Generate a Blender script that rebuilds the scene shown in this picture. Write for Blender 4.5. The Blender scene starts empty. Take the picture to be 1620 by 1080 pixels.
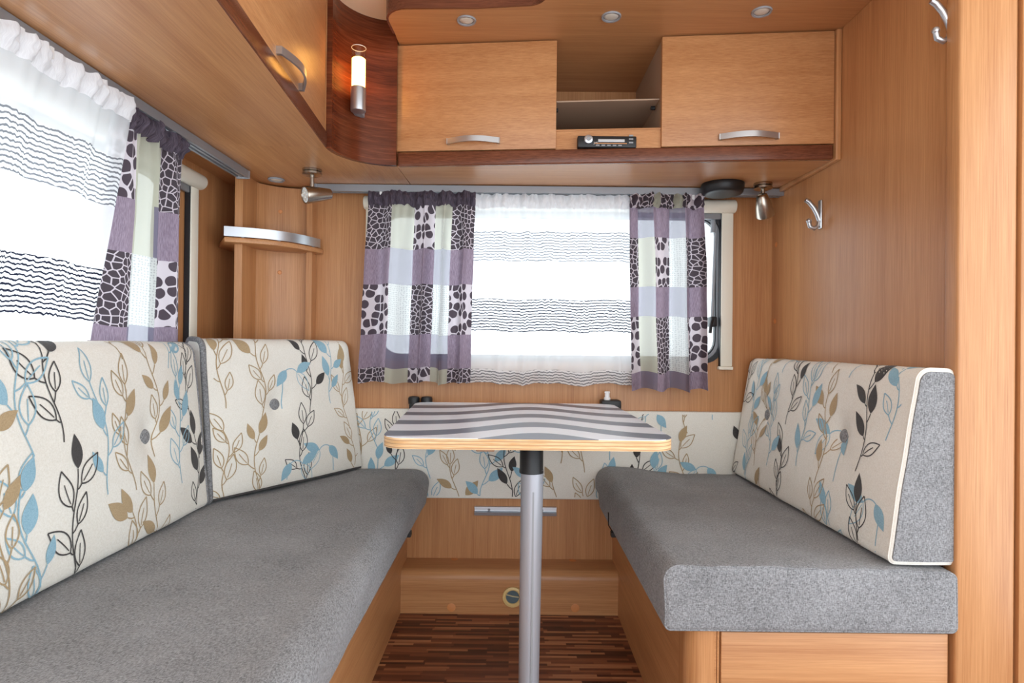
import bpy, bmesh, math, random
from mathutils import Vector, Matrix, noise
random.seed(7)
scene = bpy.context.scene
COL = scene.collection
# ------------------------------------------------------------------ camera
FPX, EYE = 945.0, 0.89
CAMM = Matrix.Rotation(math.radians(90) + 0.0042, 4, 'X') @ Matrix.Rotation(0.0105, 4, 'Z')
cam = bpy.data.objects.new('camera', bpy.data.cameras.new('camera'))
COL.objects.link(cam)
cam.data.sensor_width = 36.0
cam.data.lens = FPX / 1620 * 36
cam.data.clip_start = 0.02
cam.matrix_world = Matrix.Translation((0, 0, EYE)) @ CAMM
scene.camera = cam
# ------------------------------------------------------------------ world (bright overcast day) and exposure
w = bpy.data.worlds.new('overcast'); scene.world = w; w.use_nodes = True
bg = w.node_tree.nodes['Background']
bg.inputs[0].default_value = (0.87, 0.945, 1.0, 1)
bg.inputs[1].default_value = 1.2
vs = scene.view_settings
vs.view_transform = 'Standard'; vs.look = 'None'; vs.gamma = 1; vs.use_curve_mapping = False
vs.exposure = 1.55

# ------------------------------------------------------------------ placing helpers
def ray(px, py):
    return CAMM.to_3x3() @ Vector(((px - 810) / FPX, -(py - 540) / FPX, -1))
def PY(px, py, y):
    d = ray(px, py); return Vector((0, 0, EYE)) + d * (y / d.y)
def PX(px, py, x):
    d = ray(px, py); return Vector((0, 0, EYE)) + d * (x / d.x)
def PZ(px, py, z):
    d = ray(px, py); return Vector((0, 0, EYE)) + d * ((z - EYE) / d.z)

# ------------------------------------------------------------------ object helpers
def tag(o, label=None, cat=None, group=None, kind=None):
    if label: o['label'] = label
    if cat: o['category'] = cat
    if group: o['group'] = group
    if kind: o['kind'] = kind
    return o
def thing(name, loc, label, cat, group=None):
    o = bpy.data.objects.new(name, None); COL.objects.link(o); o.location = loc
    o.empty_display_size = 0.05
    return tag(o, label, cat, group)
def wloc(o):
    v = Vector((0, 0, 0))
    while o is not None:
        v += o.location; o = o.parent
    return v

class MB:
    """collects geometry in world coordinates, builds ONE mesh object"""
    def __init__(s): s.v = []; s.f = []; s.m = []; s.uv = {}
    def add(s, verts, faces, mi=0):
        o = len(s.v); s.v += [Vector(p) for p in verts]
        for f in faces: s.f.append([o + i for i in f]); s.m.append(mi)
        return o
    def bm(s, b, mi=0):
        b.verts.index_update()
        s.add([v.co.copy() for v in b.verts], [[v.index for v in f.verts] for f in b.faces], mi); b.free(); return s
    def box(s, a, b, bev=0.0, seg=2, mi=0):
        a = Vector(a); b = Vector(b); m = bmesh.new()
        bmesh.ops.create_cube(m, size=1)
        for v in m.verts: v.co = Vector(((a.x + b.x) / 2 + v.co.x * (b.x - a.x), (a.y + b.y) / 2 + v.co.y * (b.y - a.y), (a.z + b.z) / 2 + v.co.z * (b.z - a.z)))
        if bev: bmesh.ops.bevel(m, geom=m.edges[:], offset=bev, segments=seg, affect='EDGES', profile=0.5)
        return s.bm(m, mi)
    def prism(s, pts, z0, z1, bev=0.0, seg=2, mi=0, axis='z'):
        """polygon pts (2D) extruded; z0/z1 numbers or functions of the 2D point. axis z: (x,y)->z ; y: (x,z)->y ; x: (y,z)->x"""
        m = bmesh.new()
        f0 = z0 if callable(z0) else (lambda p: z0); f1 = z1 if callable(z1) else (lambda p: z1)
        def mk(p, c): return {'z': (p[0], p[1], c), 'y': (p[0], c, p[1]), 'x': (c, p[0], p[1])}[axis]
        A = [m.verts.new(mk(p, f0(p))) for p in pts]; B = [m.verts.new(mk(p, f1(p))) for p in pts]
        n = len(pts)
        m.faces.new(A[::-1]); m.faces.new(B)
        for i in range(n): m.faces.new((A[i], A[(i + 1) % n], B[(i + 1) % n], B[i]))
        bmesh.ops.recalc_face_normals(m, faces=m.faces[:])
        if bev:
            es = [e for e in m.edges if len(e.link_faces) == 2 and e.calc_face_angle(0) > 0.6]
            bmesh.ops.bevel(m, geom=es, offset=bev, segments=seg, affect='EDGES', profile=0.5)
        return s.bm(m, mi)
    def lathe(s, prof, o, d, n=24, mi=0, closed=True):
        """prof: (radius, along) list, spun about the axis d through o"""
        o = Vector(o); d = Vector(d).normalized()
        a = d.orthogonal().normalized(); b = d.cross(a)
        vs_, fs = [], []
        for r, h in prof:
            for k in range(n):
                t = 2 * math.pi * k / n; vs_.append(o + d * h + (a * math.cos(t) + b * math.sin(t)) * r)
        for i in range(len(prof) - 1):
            for k in range(n):
                k2 = (k + 1) % n; fs.append((i * n + k, i * n + k2, (i + 1) * n + k2, (i + 1) * n + k))
        if closed:
            fs.append(tuple(range(n))[::-1]); fs.append(tuple((len(prof) - 1) * n + k for k in range(n)))
        s.add(vs_, fs, mi); return s
    def cyl(s, p0, p1, r, r1=None, n=20, mi=0):
        p0 = Vector(p0); p1 = Vector(p1); L = (p1 - p0).length
        return s.lathe([(r, 0), (r if r1 is None else r1, L)], p0, p1 - p0, n, mi)
    def tube(s, pts, r, n=8, mi=0, close=False):
        pts = [Vector(p) for p in pts]; N = len(pts); up = None; vs_, fs = [], []
        for i, p in enumerate(pts):
            if close: t = (pts[(i + 1) % N] - pts[i - 1]).normalized()
            else: t = (pts[min(i + 1, N - 1)] - pts[max(i - 1, 0)]).normalized()
            if up is None: up = t.orthogonal().normalized()
            up = (up - t * up.dot(t)).normalized(); b = t.cross(up)
            rr = r(i / (N - 1)) if callable(r) else r
            for k in range(n):
                a = 2 * math.pi * k / n; vs_.append(p + (up * math.cos(a) + b * math.sin(a)) * rr)
        for i in range(N if close else N - 1):
            j = (i + 1) % N
            for k in range(n):
                k2 = (k + 1) % n; fs.append((i * n + k, i * n + k2, j * n + k2, j * n + k))
        if not close: fs.append(tuple(range(n))[::-1]); fs.append(tuple((N - 1) * n + k for k in range(n)))
        s.add(vs_, fs, mi); return s
    def sweep(s, pts, sec, side, mi=0):
        """rectangular section (w along side, h across) swept along pts"""
        pts = [Vector(p) for p in pts]; side = Vector(side).normalized(); N = len(pts); vs_, fs = [], []
        for i, p in enumerate(pts):
            t = (pts[min(i + 1, N - 1)] - pts[max(i - 1, 0)]).normalized(); nrm = side.cross(t).normalized()
            for a, b in ((-1, -1), (1, -1), (1, 1), (-1, 1)): vs_.append(p + side * (a * sec[0] / 2) + nrm * (b * sec[1] / 2))
        for i in range(N - 1):
            for k in range(4):
                k2 = (k + 1) % 4; fs.append((i * 4 + k, i * 4 + k2, i * 4 + 4 + k2, i * 4 + 4 + k))
        fs.append((3, 2, 1, 0)); fs.append(tuple((N - 1) * 4 + k for k in range(4)))
        s.add(vs_, fs, mi); return s
    def build(s, name, mats, parent=None, loc=None, smooth=None, **kw):
        if not isinstance(mats, (list, tuple)): mats = [mats]
        base = wloc(parent) if parent is not None else Vector(loc if loc is not None else (0, 0, 0))
        me = bpy.data.meshes.new(name)
        me.from_pydata([v - base for v in s.v], [], s.f)
        for m in mats: me.materials.append(m)
        me.polygons.foreach_set('material_index', s.m)
        if s.uv:
            ul = me.uv_layers.new(name='UVMap')
            for l in me.loops: ul.data[l.index].uv = s.uv[l.vertex_index]
        b = bmesh.new(); b.from_mesh(me); bmesh.ops.recalc_face_normals(b, faces=b.faces[:]); b.to_mesh(me); b.free()
        o = bpy.data.objects.new(name, me); COL.objects.link(o)
        if parent is not None: o.parent = parent
        else: o.location = base
        if smooth is not None:
            me.polygons.foreach_set('use_smooth', [True] * len(me.polygons))
            if smooth < 179: me.set_sharp_from_angle(angle=math.radians(smooth))
        if kw: tag(o, **kw)
        return o

# ------------------------------------------------------------------ materials
def srgb(r, g, b):
    f = lambda c: (c / 255 / 12.92) if c / 255 <= 0.04045 else ((c / 255 + 0.055) / 1.055) ** 2.4
    return (f(r), f(g), f(b), 1)
class NT:
    def __init__(s, name):
        s.m = bpy.data.materials.new(name); s.m.use_nodes = True; s.t = s.m.node_tree
        s.p = s.t.nodes['Principled BSDF']; s.out = s.t.nodes['Material Output']
    def n(s, typ, **kw):
        nd = s.t.nodes.new(typ)
        for k, v in kw.items():
            if k.startswith('i_'):
                key = k[2:]; key = int(key) if key.isdigit() else key
                s.set(nd.inputs[key], v)
            else: setattr(nd, k, v)
        return nd
    def set(s, sock, v):
        if isinstance(v, bpy.types.NodeSocket): s.t.links.new(v, sock)
        else: sock.default_value = v
    def math(s, op, a, b=0.0, c=None):
        nd = s.t.nodes.new('ShaderNodeMath'); nd.operation = op
        s.set(nd.inputs[0], a); s.set(nd.inputs[1], b)
        if c is not None: s.set(nd.inputs[2], c)
        return nd.outputs[0]
    def mix(s, f, a, b):
        nd = s.t.nodes.new('ShaderNodeMix'); nd.data_type = 'RGBA'
        s.set(nd.inputs[0], f); s.set(nd.inputs[6], a); s.set(nd.inputs[7], b); return nd.outputs[2]
    def ramp(s, f, stops):
        nd = s.t.nodes.new('ShaderNodeValToRGB'); s.set(nd.inputs[0], f)
        e = nd.color_ramp.elements
        while len(e) < len(stops): e.new(0.5)
        for k, (p, c) in enumerate(stops): e[k].position = p; e[k].color = c
        return nd.outputs[0]
    def coord(s, kind='Object', scale=(1, 1, 1), rot=(0, 0, 0)):
        tc = s.n('ShaderNodeTexCoord'); mp = s.n('ShaderNodeMapping')
        s.t.links.new(tc.outputs[kind], mp.inputs[0]); mp.inputs['Scale'].default_value = scale; mp.inputs['Rotation'].default_value = rot
        return mp.outputs[0]
    def noise(s, vec, scale, detail=4, rough=0.5, dist=0.0):
        nd = s.n('ShaderNodeTexNoise', i_Vector=vec, i_Scale=scale, i_Detail=detail, i_Roughness=rough, i_Distortion=dist); return nd.outputs[0]
    def bump(s, h, strength, dist=0.001):
        nd = s.n('ShaderNodeBump', i_Strength=strength, i_Distance=dist, i_Height=h); s.t.links.new(nd.outputs[0], s.p.inputs['Normal']); return nd
    def base(s, c, rough=0.5, metal=0.0, spec=0.5):
        s.set(s.p.inputs['Base Color'], c); s.set(s.p.inputs['Roughness'], rough); s.set(s.p.inputs['Metallic'], metal)
        s.p.inputs['Specular IOR Level'].default_value = spec; return s
MC = {}
def plain(name, rgb, rough=0.5, metal=0.0, spec=0.5):
    if name not in MC: MC[name] = NT(name).base(srgb(*rgb), rough, metal, spec).m
    return MC[name]
def wood(name, c0, c1, grain, rough=0.36, streak=1.0):
    """grain: scale vector, small along the grain"""
    k = NT(name); v = k.coord('Object', grain)
    big = k.noise(v, 3.5, 3, 0.5, 0.2); fine = k.noise(v, 42, 4, 0.7, 0.1)
    g = k.math('ADD', k.math('MULTIPLY', big, 0.36), k.math('MULTIPLY', fine, 0.64 * streak))
    c = k.ramp(g, [(0.30, srgb(*c0)), (0.66, srgb(*c1))])
    k.base(c, rough, 0, 0.45)
    k.bump(fine, 0.12, 0.0006)
    MC[name] = k.m; return k.m
B0, B1 = (164, 107, 63), (202, 148, 100)
W_V = wood('beech_vertical_grain', B0, B1, (8, 8, 0.14))
W_X = wood('beech_cross_grain', B0, B1, (0.14, 9, 9))
W_Y = wood('beech_lengthwise_grain', B0, B1, (8, 0.16, 8))
WAL_X = wood('walnut_cross_grain', (70, 34, 21), (128, 74, 50), (0.14, 8, 8), 0.26)
WAL_Y = wood('walnut_lengthwise_grain', (70, 34, 21), (128, 74, 50), (8, 0.14, 8), 0.26)
def walnut_curved():
    k = NT('walnut_curved_veneer'); v = k.coord('Object', (0.5, 0.5, 9))
    big = k.noise(v, 3.0, 3, 0.55, 0.5); fine = k.noise(v, 26, 5, 0.65, 0.1)
    g = k.math('ADD', k.math('MULTIPLY', big, 0.55), k.math('MULTIPLY', fine, 0.45))
    k.base(k.ramp(g, [(0.32, srgb(58, 25, 14)), (0.52, srgb(100, 47, 26)), (0.68, srgb(136, 72, 42))]), 0.22, 0, 0.5); return k.m
WAL_C = walnut_curved()
ALU = plain('satin_aluminium', (196, 200, 206), 0.32, 0.9)
RAIL = plain('grey_aluminium_track', (158, 162, 168), 0.42, 0.55)
STEEL = plain('screw_steel', (120, 120, 122), 0.4, 0.8)
NICK = plain('brushed_nickel', (176, 166, 154), 0.25, 1.0)
POLE = plain('painted_silver_pole', (176, 178, 186), 0.38, 0.35)
CREAM = plain('cream_plastic', (238, 232, 216), 0.4)
WHITE = plain('white_plastic', (240, 240, 240), 0.4)
BLACK = plain('black_plastic', (22, 22, 25), 0.45)
RUBBER = plain('black_rubber', (30, 31, 36), 0.5)
GREYP = plain('grey_plastic', (150, 152, 156), 0.45)
LENS = plain('frosted_lens', (214, 208, 196), 0.25)
CAP = plain('tan_screw_cap', (212, 140, 84), 0.5)
TAUPE = plain('taupe_panel', (172, 146, 124), 0.5)
CEIL = plain('cream_ceiling_lining', (226, 208, 188), 0.8)
def fabric(name, c0, c1, sc=900, bump=0.35, rough=0.95):
    k = NT(name); v = k.coord('Object')
    a = k.noise(k.coord('Object', (sc, sc * 0.3, sc * 0.3)), 1.0, 2, 0.6); b = k.noise(k.coord('Object', (sc * 0.3, sc, sc)), 1.0, 2, 0.6)
    h = k.math('ADD', k.math('MULTIPLY', a, 0.5), k.math('MULTIPLY', b, 0.5))
    big = k.noise(v, 7, 3, 0.5)
    g = k.math('ADD', k.math('MULTIPLY', h, 0.85), k.math('MULTIPLY', big, 0.15))
    k.base(k.ramp(g, [(0.36, srgb(*c0)), (0.64, srgb(*c1))]), rough, 0, 0.15)
    k.p.inputs['Sheen Weight'].default_value = 0.15
    k.bump(h, bump, 0.0012); return k.m
GREY = fabric('grey_woven_upholstery', (88, 88, 90), (164, 165, 168), 650, 0.5)
IVORY = fabric('ivory_woven_upholstery', (222, 218, 207), (241, 239, 232), 900, 0.15)
P_BLUE = fabric('blue_yarn', (122, 164, 184), (164, 200, 216), 1500, 0.3)
P_TAN = fabric('tan_yarn', (164, 140, 106), (190, 168, 134), 1500, 0.3)
P_CHAR = fabric('charcoal_yarn', (58, 56, 56), (84, 82, 82), 1500, 0.3)
def floor_mat():
    k = NT('dark_strip_laminate'); v = k.coord('Object')
    br = k.n('ShaderNodeTexBrick', i_Vector=v); br.offset = 0.37; br.offset_frequency = 2; br.squash_frequency = 3; br.squash = 0.7
    for key, val in (('Scale', 1.0), ('Mortar Size', 0.0), ('Brick Width', 0.17), ('Row Height', 0.0105), ('Bias', 0.0)): br.inputs[key].default_value = val
    br.inputs['Color1'].default_value = (0, 0, 0, 1); br.inputs['Color2'].default_value = (1, 1, 1, 1)
    g = k.noise(k.coord('Object', (2.0, 40, 1)), 4, 4, 0.6)
    f = k.math('ADD', k.math('MULTIPLY', br.outputs[0], 0.6), k.math('MULTIPLY', g, 0.4))
    k.base(k.ramp(f, [(0.15, srgb(60, 30, 20)), (0.42, srgb(106, 58, 38)), (0.62, srgb(146, 88, 58)), (0.85, srgb(196, 138, 98))]), 0.4, 0, 0.4); return k.m
FLOOR = floor_mat()
def table_mat():
    """white laminate printed with wavy grey bands"""
    k = NT('wavy_striped_laminate'); tc = k.n('ShaderNodeTexCoord'); sp = k.n('ShaderNodeSeparateXYZ'); k.t.links.new(tc.outputs['Object'], sp.inputs[0])
    x, y = sp.outputs[0], sp.outputs[1]
    def gauss(c, wd): d = k.math('DIVIDE', k.math('SUBTRACT', x, c), wd); return k.math('EXPONENT', k.math('MULTIPLY', k.math('MULTIPLY', d, d), -1))
    g1 = gauss(0.03, 0.15); g2 = gauss(-0.27, 0.14); g3 = gauss(0.34, 0.15)
    wv = k.math('ADD', k.math('MULTIPLY', g1, 0.15), k.math('ADD', k.math('MULTIPLY', g2, -0.012), k.math('MULTIPLY', g3, -0.03)))
    t = k.math('DIVIDE', k.math('SUBTRACT', y, wv), 0.185)
    fr = k.math('FRACT', k.math('ADD', t, 20.10))
    wid = k.math('ADD', 0.42, k.math('MULTIPLY', g1, 0.05))
    band = k.math('LESS_THAN', fr, wid)
    dark = srgb(104, 112, 128)
    k.base(k.mix(band, srgb(236, 242, 252), dark), 0.32, 0, 0.4); return k.m
TABLE = table_mat()
def ply_mat():
    k = NT('plywood_edge'); v = k.coord('Object', (1, 1, 1)); sp = k.n('ShaderNodeSeparateXYZ'); k.t.links.new(v, sp.inputs[0])
    st = k.math('FRACT', k.math('DIVIDE', sp.outputs[2], 0.0075)); b = k.math('LESS_THAN', st, 0.3)
    nz = k.noise(k.coord('Object', (8, 8, 120)), 3, 3)
    k.base(k.mix(k.math('MULTIPLY', b, nz), k.ramp(nz, [(0.3, srgb(214, 164, 110)), (0.7, srgb(240, 206, 160))]), srgb(150, 88, 48)), 0.5); return k.m
PLY = ply_mat()
# --- cloth: diffuse + translucent + see-through
def cloth(name, colour, trans, see, build=None):
    k = NT(name); t = k.t; t.nodes.remove(k.p)
    uv = k.n('ShaderNodeUVMap').outputs[0]
    c = build(k, uv) if build else srgb(*colour)
    al = see
    if isinstance(c, tuple) and len(c) == 2: c, al = c
    weave = k.n('ShaderNodeBump', i_Strength=0.25, i_Distance=0.001, i_Height=k.noise(uv, 900, 2))
    d = k.n('ShaderNodeBsdfDiffuse', i_Color=c, i_Normal=weave.outputs[0]); tr = k.n('ShaderNodeBsdfTranslucent', i_Color=c)
    m1 = k.n('ShaderNodeMixShader', i_0=trans); t.links.new(d.outputs[0], m1.inputs[1]); t.links.new(tr.outputs[0], m1.inputs[2])
    tp = k.n('ShaderNodeBsdfTransparent'); m2 = k.n('ShaderNodeMixShader', i_0=al)
    t.links.new(m1.outputs[0], m2.inputs[1]); t.links.new(tp.outputs[0], m2.inputs[2]); t.links.new(m2.outputs[0], k.out.inputs[0])
    return k.m
def giraffe(k, uv):
    vo = k.n('ShaderNodeTexVoronoi', i_Vector=uv, i_Scale=62.0, voronoi_dimensions='2D', feature='DISTANCE_TO_EDGE')
    return k.mix(k.math('LESS_THAN', vo.outputs['Distance'], 0.075), srgb(80, 72, 78), srgb(206, 196, 204))
def pebble(k, uv):
    sc = k.n('ShaderNodeMapping', i_0=uv); sc.inputs['Scale'].default_value = (1.15, 0.9, 1)
    vo = k.n('ShaderNodeTexVoronoi', i_Vector=sc.outputs[0], i_Scale=34.0, i_Randomness=0.8, voronoi_dimensions='2D')
    dn = k.n('ShaderNodeTexVoronoi', i_Vector=sc.outputs[0], i_Scale=34.0, i_Randomness=0.8, voronoi_dimensions='2D', feature='DISTANCE_TO_EDGE')
    a = k.math('GREATER_THAN', dn.outputs['Distance'], 0.06); b = k.math('LESS_THAN', vo.outputs['Distance'], 0.44)
    return k.mix(k.math('MULTIPLY', a, b), srgb(216, 207, 214), srgb(86, 76, 84))
def linen(c0, c1):
    def f(k, uv):
        mp = k.n('ShaderNodeMapping', i_0=uv); mp.inputs['Scale'].default_value = (700, 60, 1)
        return k.ramp(k.noise(mp.outputs[0], 1.0, 3, 0.6), [(0.35, srgb(*c0)), (0.65, srgb(*c1))])
    return f
def dotted(k, uv):
    vo = k.n('ShaderNodeTexVoronoi', i_Vector=uv, i_Scale=150.0, i_Randomness=0.4, voronoi_dimensions='2D')
    return k.mix(k.math('LESS_THAN', vo.outputs['Distance'], 0.28), srgb(206, 207, 205), srgb(176, 178, 178))
CL = [cloth('giraffe_print_cloth', None, 0.25, 0.0, giraffe), cloth('pebble_print_cloth', None, 0.25, 0.0, pebble),
      cloth('mauve_linen_cloth', None, 0.25, 0.0, linen((134, 118, 134), (166, 150, 166))),
      cloth('beige_satin_cloth', (186, 184, 168), 0.4, 0.10), cloth('lilac_voile_cloth', (126, 120, 138), 0.35, 0.16),
      cloth('dotted_satin_cloth', None, 0.4, 0.10, dotted)]
def sheer(k, uv):
    sp = k.n('ShaderNodeSeparateXYZ', i_0=uv); u, v = sp.outputs[0], sp.outputs[1]
    mp = k.n('ShaderNodeMapping', i_0=uv); mp.inputs['Scale'].default_value = (55, 22, 1)
    wob = k.noise(mp.outputs[0], 1.0, 2)
    ln = k.math('FRACT', k.math('ADD', k.math('DIVIDE', v, 0.0095), k.math('MULTIPLY', wob, 1.5)))
    line = k.math('LESS_THAN', ln, 0.38)
    def band(a, b): return k.math('MULTIPLY', k.math('GREATER_THAN', v, a), k.math('LESS_THAN', v, b))
    faint = k.math('MAXIMUM', band(0.115, 0.215), band(0.585, 0.655)); strong = band(0.345, 0.455)
    any_ = k.math('MAXIMUM', faint, strong)
    c = k.mix(k.math('MULTIPLY', line, faint), srgb(246, 247, 249), srgb(128, 130, 136))
    c = k.mix(k.math('MULTIPLY', line, strong), c, srgb(40, 42, 56))
    see = k.math('SUBTRACT', 0.27, k.math('MULTIPLY', any_, 0.10)); see = k.math('SUBTRACT', see, k.math('MULTIPLY', k.math('MULTIPLY', any_, line), 0.17))
    return (c, see)
SHEER = cloth('white_sheer_voile', None, 0.55, 0.4, sheer)
SHEERH = cloth('gathered_sheer_heading', None, 0.3, 0.0, linen((234, 233, 236), (247, 247, 249)))
DARKH = cloth('gathered_dark_heading', None, 0.15, 0.0, linen((70, 62, 72), (110, 100, 112)))
def glass_mat():
    k = NT('acrylic_window_pane'); t = k.t; t.nodes.remove(k.p)
    g = k.n('ShaderNodeBsdfGlossy', i_Roughness=0.03); tp = k.n('ShaderNodeBsdfTransparent'); tp.inputs[0].default_value = (0.96, 0.98, 0.98, 1)
    m = k.n('ShaderNodeMixShader', i_0=0.05); t.links.new(tp.outputs[0], m.inputs[1]); t.links.new(g.outputs[0], m.inputs[2]); t.links.new(m.outputs[0], k.out.inputs[0]); return k.m
GLASS = glass_mat()
def emit(name, rgb, st, base=(255, 255, 255)):
    k = NT(name).base(srgb(*base), 0.3); k.p.inputs['Emission Color'].default_value = srgb(*rgb); k.p.inputs['Emission Strength'].default_value = st; return k.m

# ================================================================== THE SETTING
XL, XR, YB, ZC = -0.965, 0.905, 2.085, 1.832
def rrect(x0, x1, y0, y1, r, n=6):
    out = []
    for cx, cy, a0 in ((x1 - r, y1 - r, 0), (x0 + r, y1 - r, 90), (x0 + r, y0 + r, 180), (x1 - r, y0 + r, 270)):
        for k in range(n + 1):
            a = math.radians(a0 + 90 * k / n); out.append((cx + r * math.cos(a), cy + r * math.sin(a)))
    return out
def holed(mb, outer, hole, c0, c1, axis):
    """slab with a rounded hole: outer rectangle (a0,a1,b0,b1), hole polygon from rrect"""
    n = len(hole); q = n // 4
    a0, a1, b0, b1 = outer; cor = [(a1, b1), (a0, b1), (a0, b0), (a1, b0)]
    def mk(p, c): return (p[0], c, p[1]) if axis == 'y' else (c, p[0], p[1])
    for c in (c0, c1):
        vs_ = [mk(p, c) for p in hole] + [mk(p, c) for p in cor]; fs = []
        for k in range(4):
            for i in range(q - 1): fs.append((k * q + i, k * q + i + 1, n + k))
            fs.append((k * q + q - 1, ((k + 1) * q) % n, n + (k + 1) % 4, n + k))
        mb.add(vs_, fs)
    vs_ = [mk(p, c0) for p in hole] + [mk(p, c1) for p in hole]
    mb.add(vs_, [(i, (i + 1) % n, n + (i + 1) % n, n + i) for i in range(n)])
    vs_ = [mk(p, c0) for p in cor] + [mk(p, c1) for p in cor]
    mb.add(vs_, [(i, (i + 1) % 4, 4 + (i + 1) % 4, 4 + i) for i in range(4)])
    return mb
MB().box((XL - 0.03, -1.0, -0.03), (1.6, YB + 0.03, 0)).build('floor', FLOOR, kind='structure')
MB().box((XL - 0.03, -1.0, ZC), (1.6, YB + 0.03, ZC + 0.03)).build('ceiling', CEIL, kind='structure')
H1 = rrect(-0.475, 0.728, 0.835, 1.35, 0.06)
wall_back = holed(MB(), (XL, 1.6, 0, ZC), H1, YB, YB + 0.03, 'y').build('wall_back', W_V, kind='structure')
H2 = rrect(0.10, PX(276, 300, XL).y, 0.80, 1.35, 0.07)
wall_left = holed(MB(), (-1.0, YB + 0.03, 0, ZC), H2, XL, XL - 0.03, 'x').build('wall_left', W_V, kind='structure')
wall_right = MB().box((XR, 1.215, 0), (XR + 0.02, YB, ZC)).build('wall_right', W_V, kind='structure')
for px, py in ((1228, 387), (1226, 508)):
    p = PX(px, py, XR); MB().lathe([(0.009, 0), (0.009, 0.001), (0.006, 0.003)], (XR + 0.0005, p.y, p.z), (-1, 0, 0), 14).build('screw_cap', CAP, wall_right, smooth=40)
MB().prism([(0.888, 1.19), (1.006, 1.19), (1.006, 1.23), (0.888, 1.23)], 0, ZC, 0.006, 3).build('trim_1', W_V, kind='structure', smooth=40)
MB().prism([(1.010, 1.186), (1.6, 1.186), (1.6, 1.226), (1.010, 1.226)], 0, ZC, 0.004, 2).build('trim_2', W_V, kind='structure', smooth=40)
# windows
def window(name, hole, axis, c, sgn):
    """hinged acrylic caravan window: black seal, grey inner frame, pane"""
    def off(d): 
        cx = sum(p[0] for p in hole) / len(hole); cy = sum(p[1] for p in hole) / len(hole)
        return [(p[0] + (d if p[0] < cx else -d), p[1] + (d if p[1] < cy else -d)) for p in hole]
    mk = (lambda p, h: (p[0], h, p[1])) if axis == 'y' else (lambda p, h: (h, p[0], p[1]))
    root = MB()
    n = len(hole)
    def ring(mb, d0, d1, h0, h1):
        A, B = off(d0), off(d1); vs_ = [mk(p, h0) for p in A] + [mk(p, h0) for p in B] + [mk(p, h1) for p in A] + [mk(p, h1) for p in B]
        fs = []
        for i in range(n):
            j = (i + 1) % n; fs += [(i, j, n + j, n + i), (2 * n + i, 2 * n + j, 3 * n + j, 3 * n + i), (i, j, 2 * n + j, 2 * n + i), (n + i, n + j, 3 * n + j, 3 * n + i)]
        mb.add(vs_, fs); return mb
    o = ring(MB(), -0.005, 0.006, c - sgn * 0.004, c + sgn * 0.022).build(name, RUBBER, kind='structure', smooth=50)
    ring(MB(), 0.005, 0.013, c + sgn * 0.006, c + sgn * 0.028).build('window_frame', GREYP, o, smooth=50)
    ring(MB(), 0.012, 0.017, c + sgn * 0.012, c + sgn * 0.03).build('seal', RUBBER, o, smooth=50)
    mb = MB(); A = off(0.014); vs_ = [mk(p, c + sgn * 0.024) for p in A] + [mk(p, c + sgn * 0.028) for p in A]
    mb.add(vs_, [tuple(range(n)), tuple(range(n, 2 * n))[::-1]] + [(i, (i + 1) % n, n + (i + 1) % n, n + i) for i in range(n)])
    mb.build('pane', GLASS, o)
    return o
w1 = window('window_1', H1, 'y', YB, 1)
w2 = window('window_2', H2, 'x', XL, -1)
lt = PY(1127, 508, YB - 0.005)
MB().box((lt.x - 0.011, YB - 0.022, lt.z - 0.02), (lt.x + 0.012, YB + 0.02, lt.z + 0.016), 0.005).tube([(lt.x - 0.004, YB - 0.018, lt.z + 0.008), (lt.x - 0.012, YB - 0.028, lt.z - 0.012), (lt.x - 0.016, YB - 0.03, lt.z - 0.042)], 0.006).build('latch', BLACK, w1, smooth=40)
MB().cyl((lt.x + 0.002, YB + 0.004, lt.z), (lt.x + 0.012, YB + 0.004, lt.z + 0.33), 0.006).cyl((lt.x + 0.002, YB + 0.004, lt.z + 0.31), (lt.x + 0.004, YB + 0.004, lt.z + 0.36), 0.009).build('stay_arm', GREYP, w1, smooth=40)

# roller blinds
def blind(axis, a0, a1, z0, z1, c, label):
    """a = coordinate along the wall, c = wall plane (inner), into the room is -1 for y, +1 for x"""
    s = -1 if axis == 'y' else 1
    mk = (lambda a, d, z: (a, c + s * d, z)) if axis == 'y' else (lambda a, d, z: (c + s * d, a, z))
    t = thing('roller_blind', mk((a0 + a1) / 2, 0, z0), label, 'blind')
    def bx(x0, x1, d0, d1, za, zb, bev=0.003):
        p, q = mk(x0, d0, za), mk(x1, d1, zb); return MB().box([min(u, v_) for u, v_ in zip(p, q)], [max(u, v_) for u, v_ in zip(p, q)], bev)
    ax = Vector(mk(1, 0, 0)) - Vector(mk(0, 0, 0))
    MB().lathe([(0.021, 0), (0.023, 0.003), (0.023, a1 - a0 - 0.003), (0.021, a1 - a0)], mk(a0, 0.024, z1 - 0.02), ax, 24).build('cassette', CREAM, t, smooth=40)
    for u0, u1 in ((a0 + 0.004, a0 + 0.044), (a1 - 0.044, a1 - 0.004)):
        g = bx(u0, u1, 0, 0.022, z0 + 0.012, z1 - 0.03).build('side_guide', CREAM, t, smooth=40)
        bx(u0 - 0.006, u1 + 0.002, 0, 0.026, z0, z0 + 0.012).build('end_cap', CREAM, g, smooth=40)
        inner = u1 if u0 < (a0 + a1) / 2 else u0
        bx(inner - 0.002, inner + 0.002, 0.002, 0.018, z0 + 0.012, z1 - 0.035, 0).build('slot_shade_strip', RUBBER, g)  # black strip laid in for the shade inside the guide's slot
    bx(a0 + 0.044, a1 - 0.044, 0.006, 0.016, z1 - 0.062, z1 - 0.036).build('pull_bar', RAIL, t, smooth=40)
    return t
pr = PY(1160, 585, YB - 0.02); pl = PY(577, 330, YB - 0.02)
blind('y', pl.x, pr.x, pr.z, 1.392, YB, 'cream cassette roller blind rolled up over the window behind the table')
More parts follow.
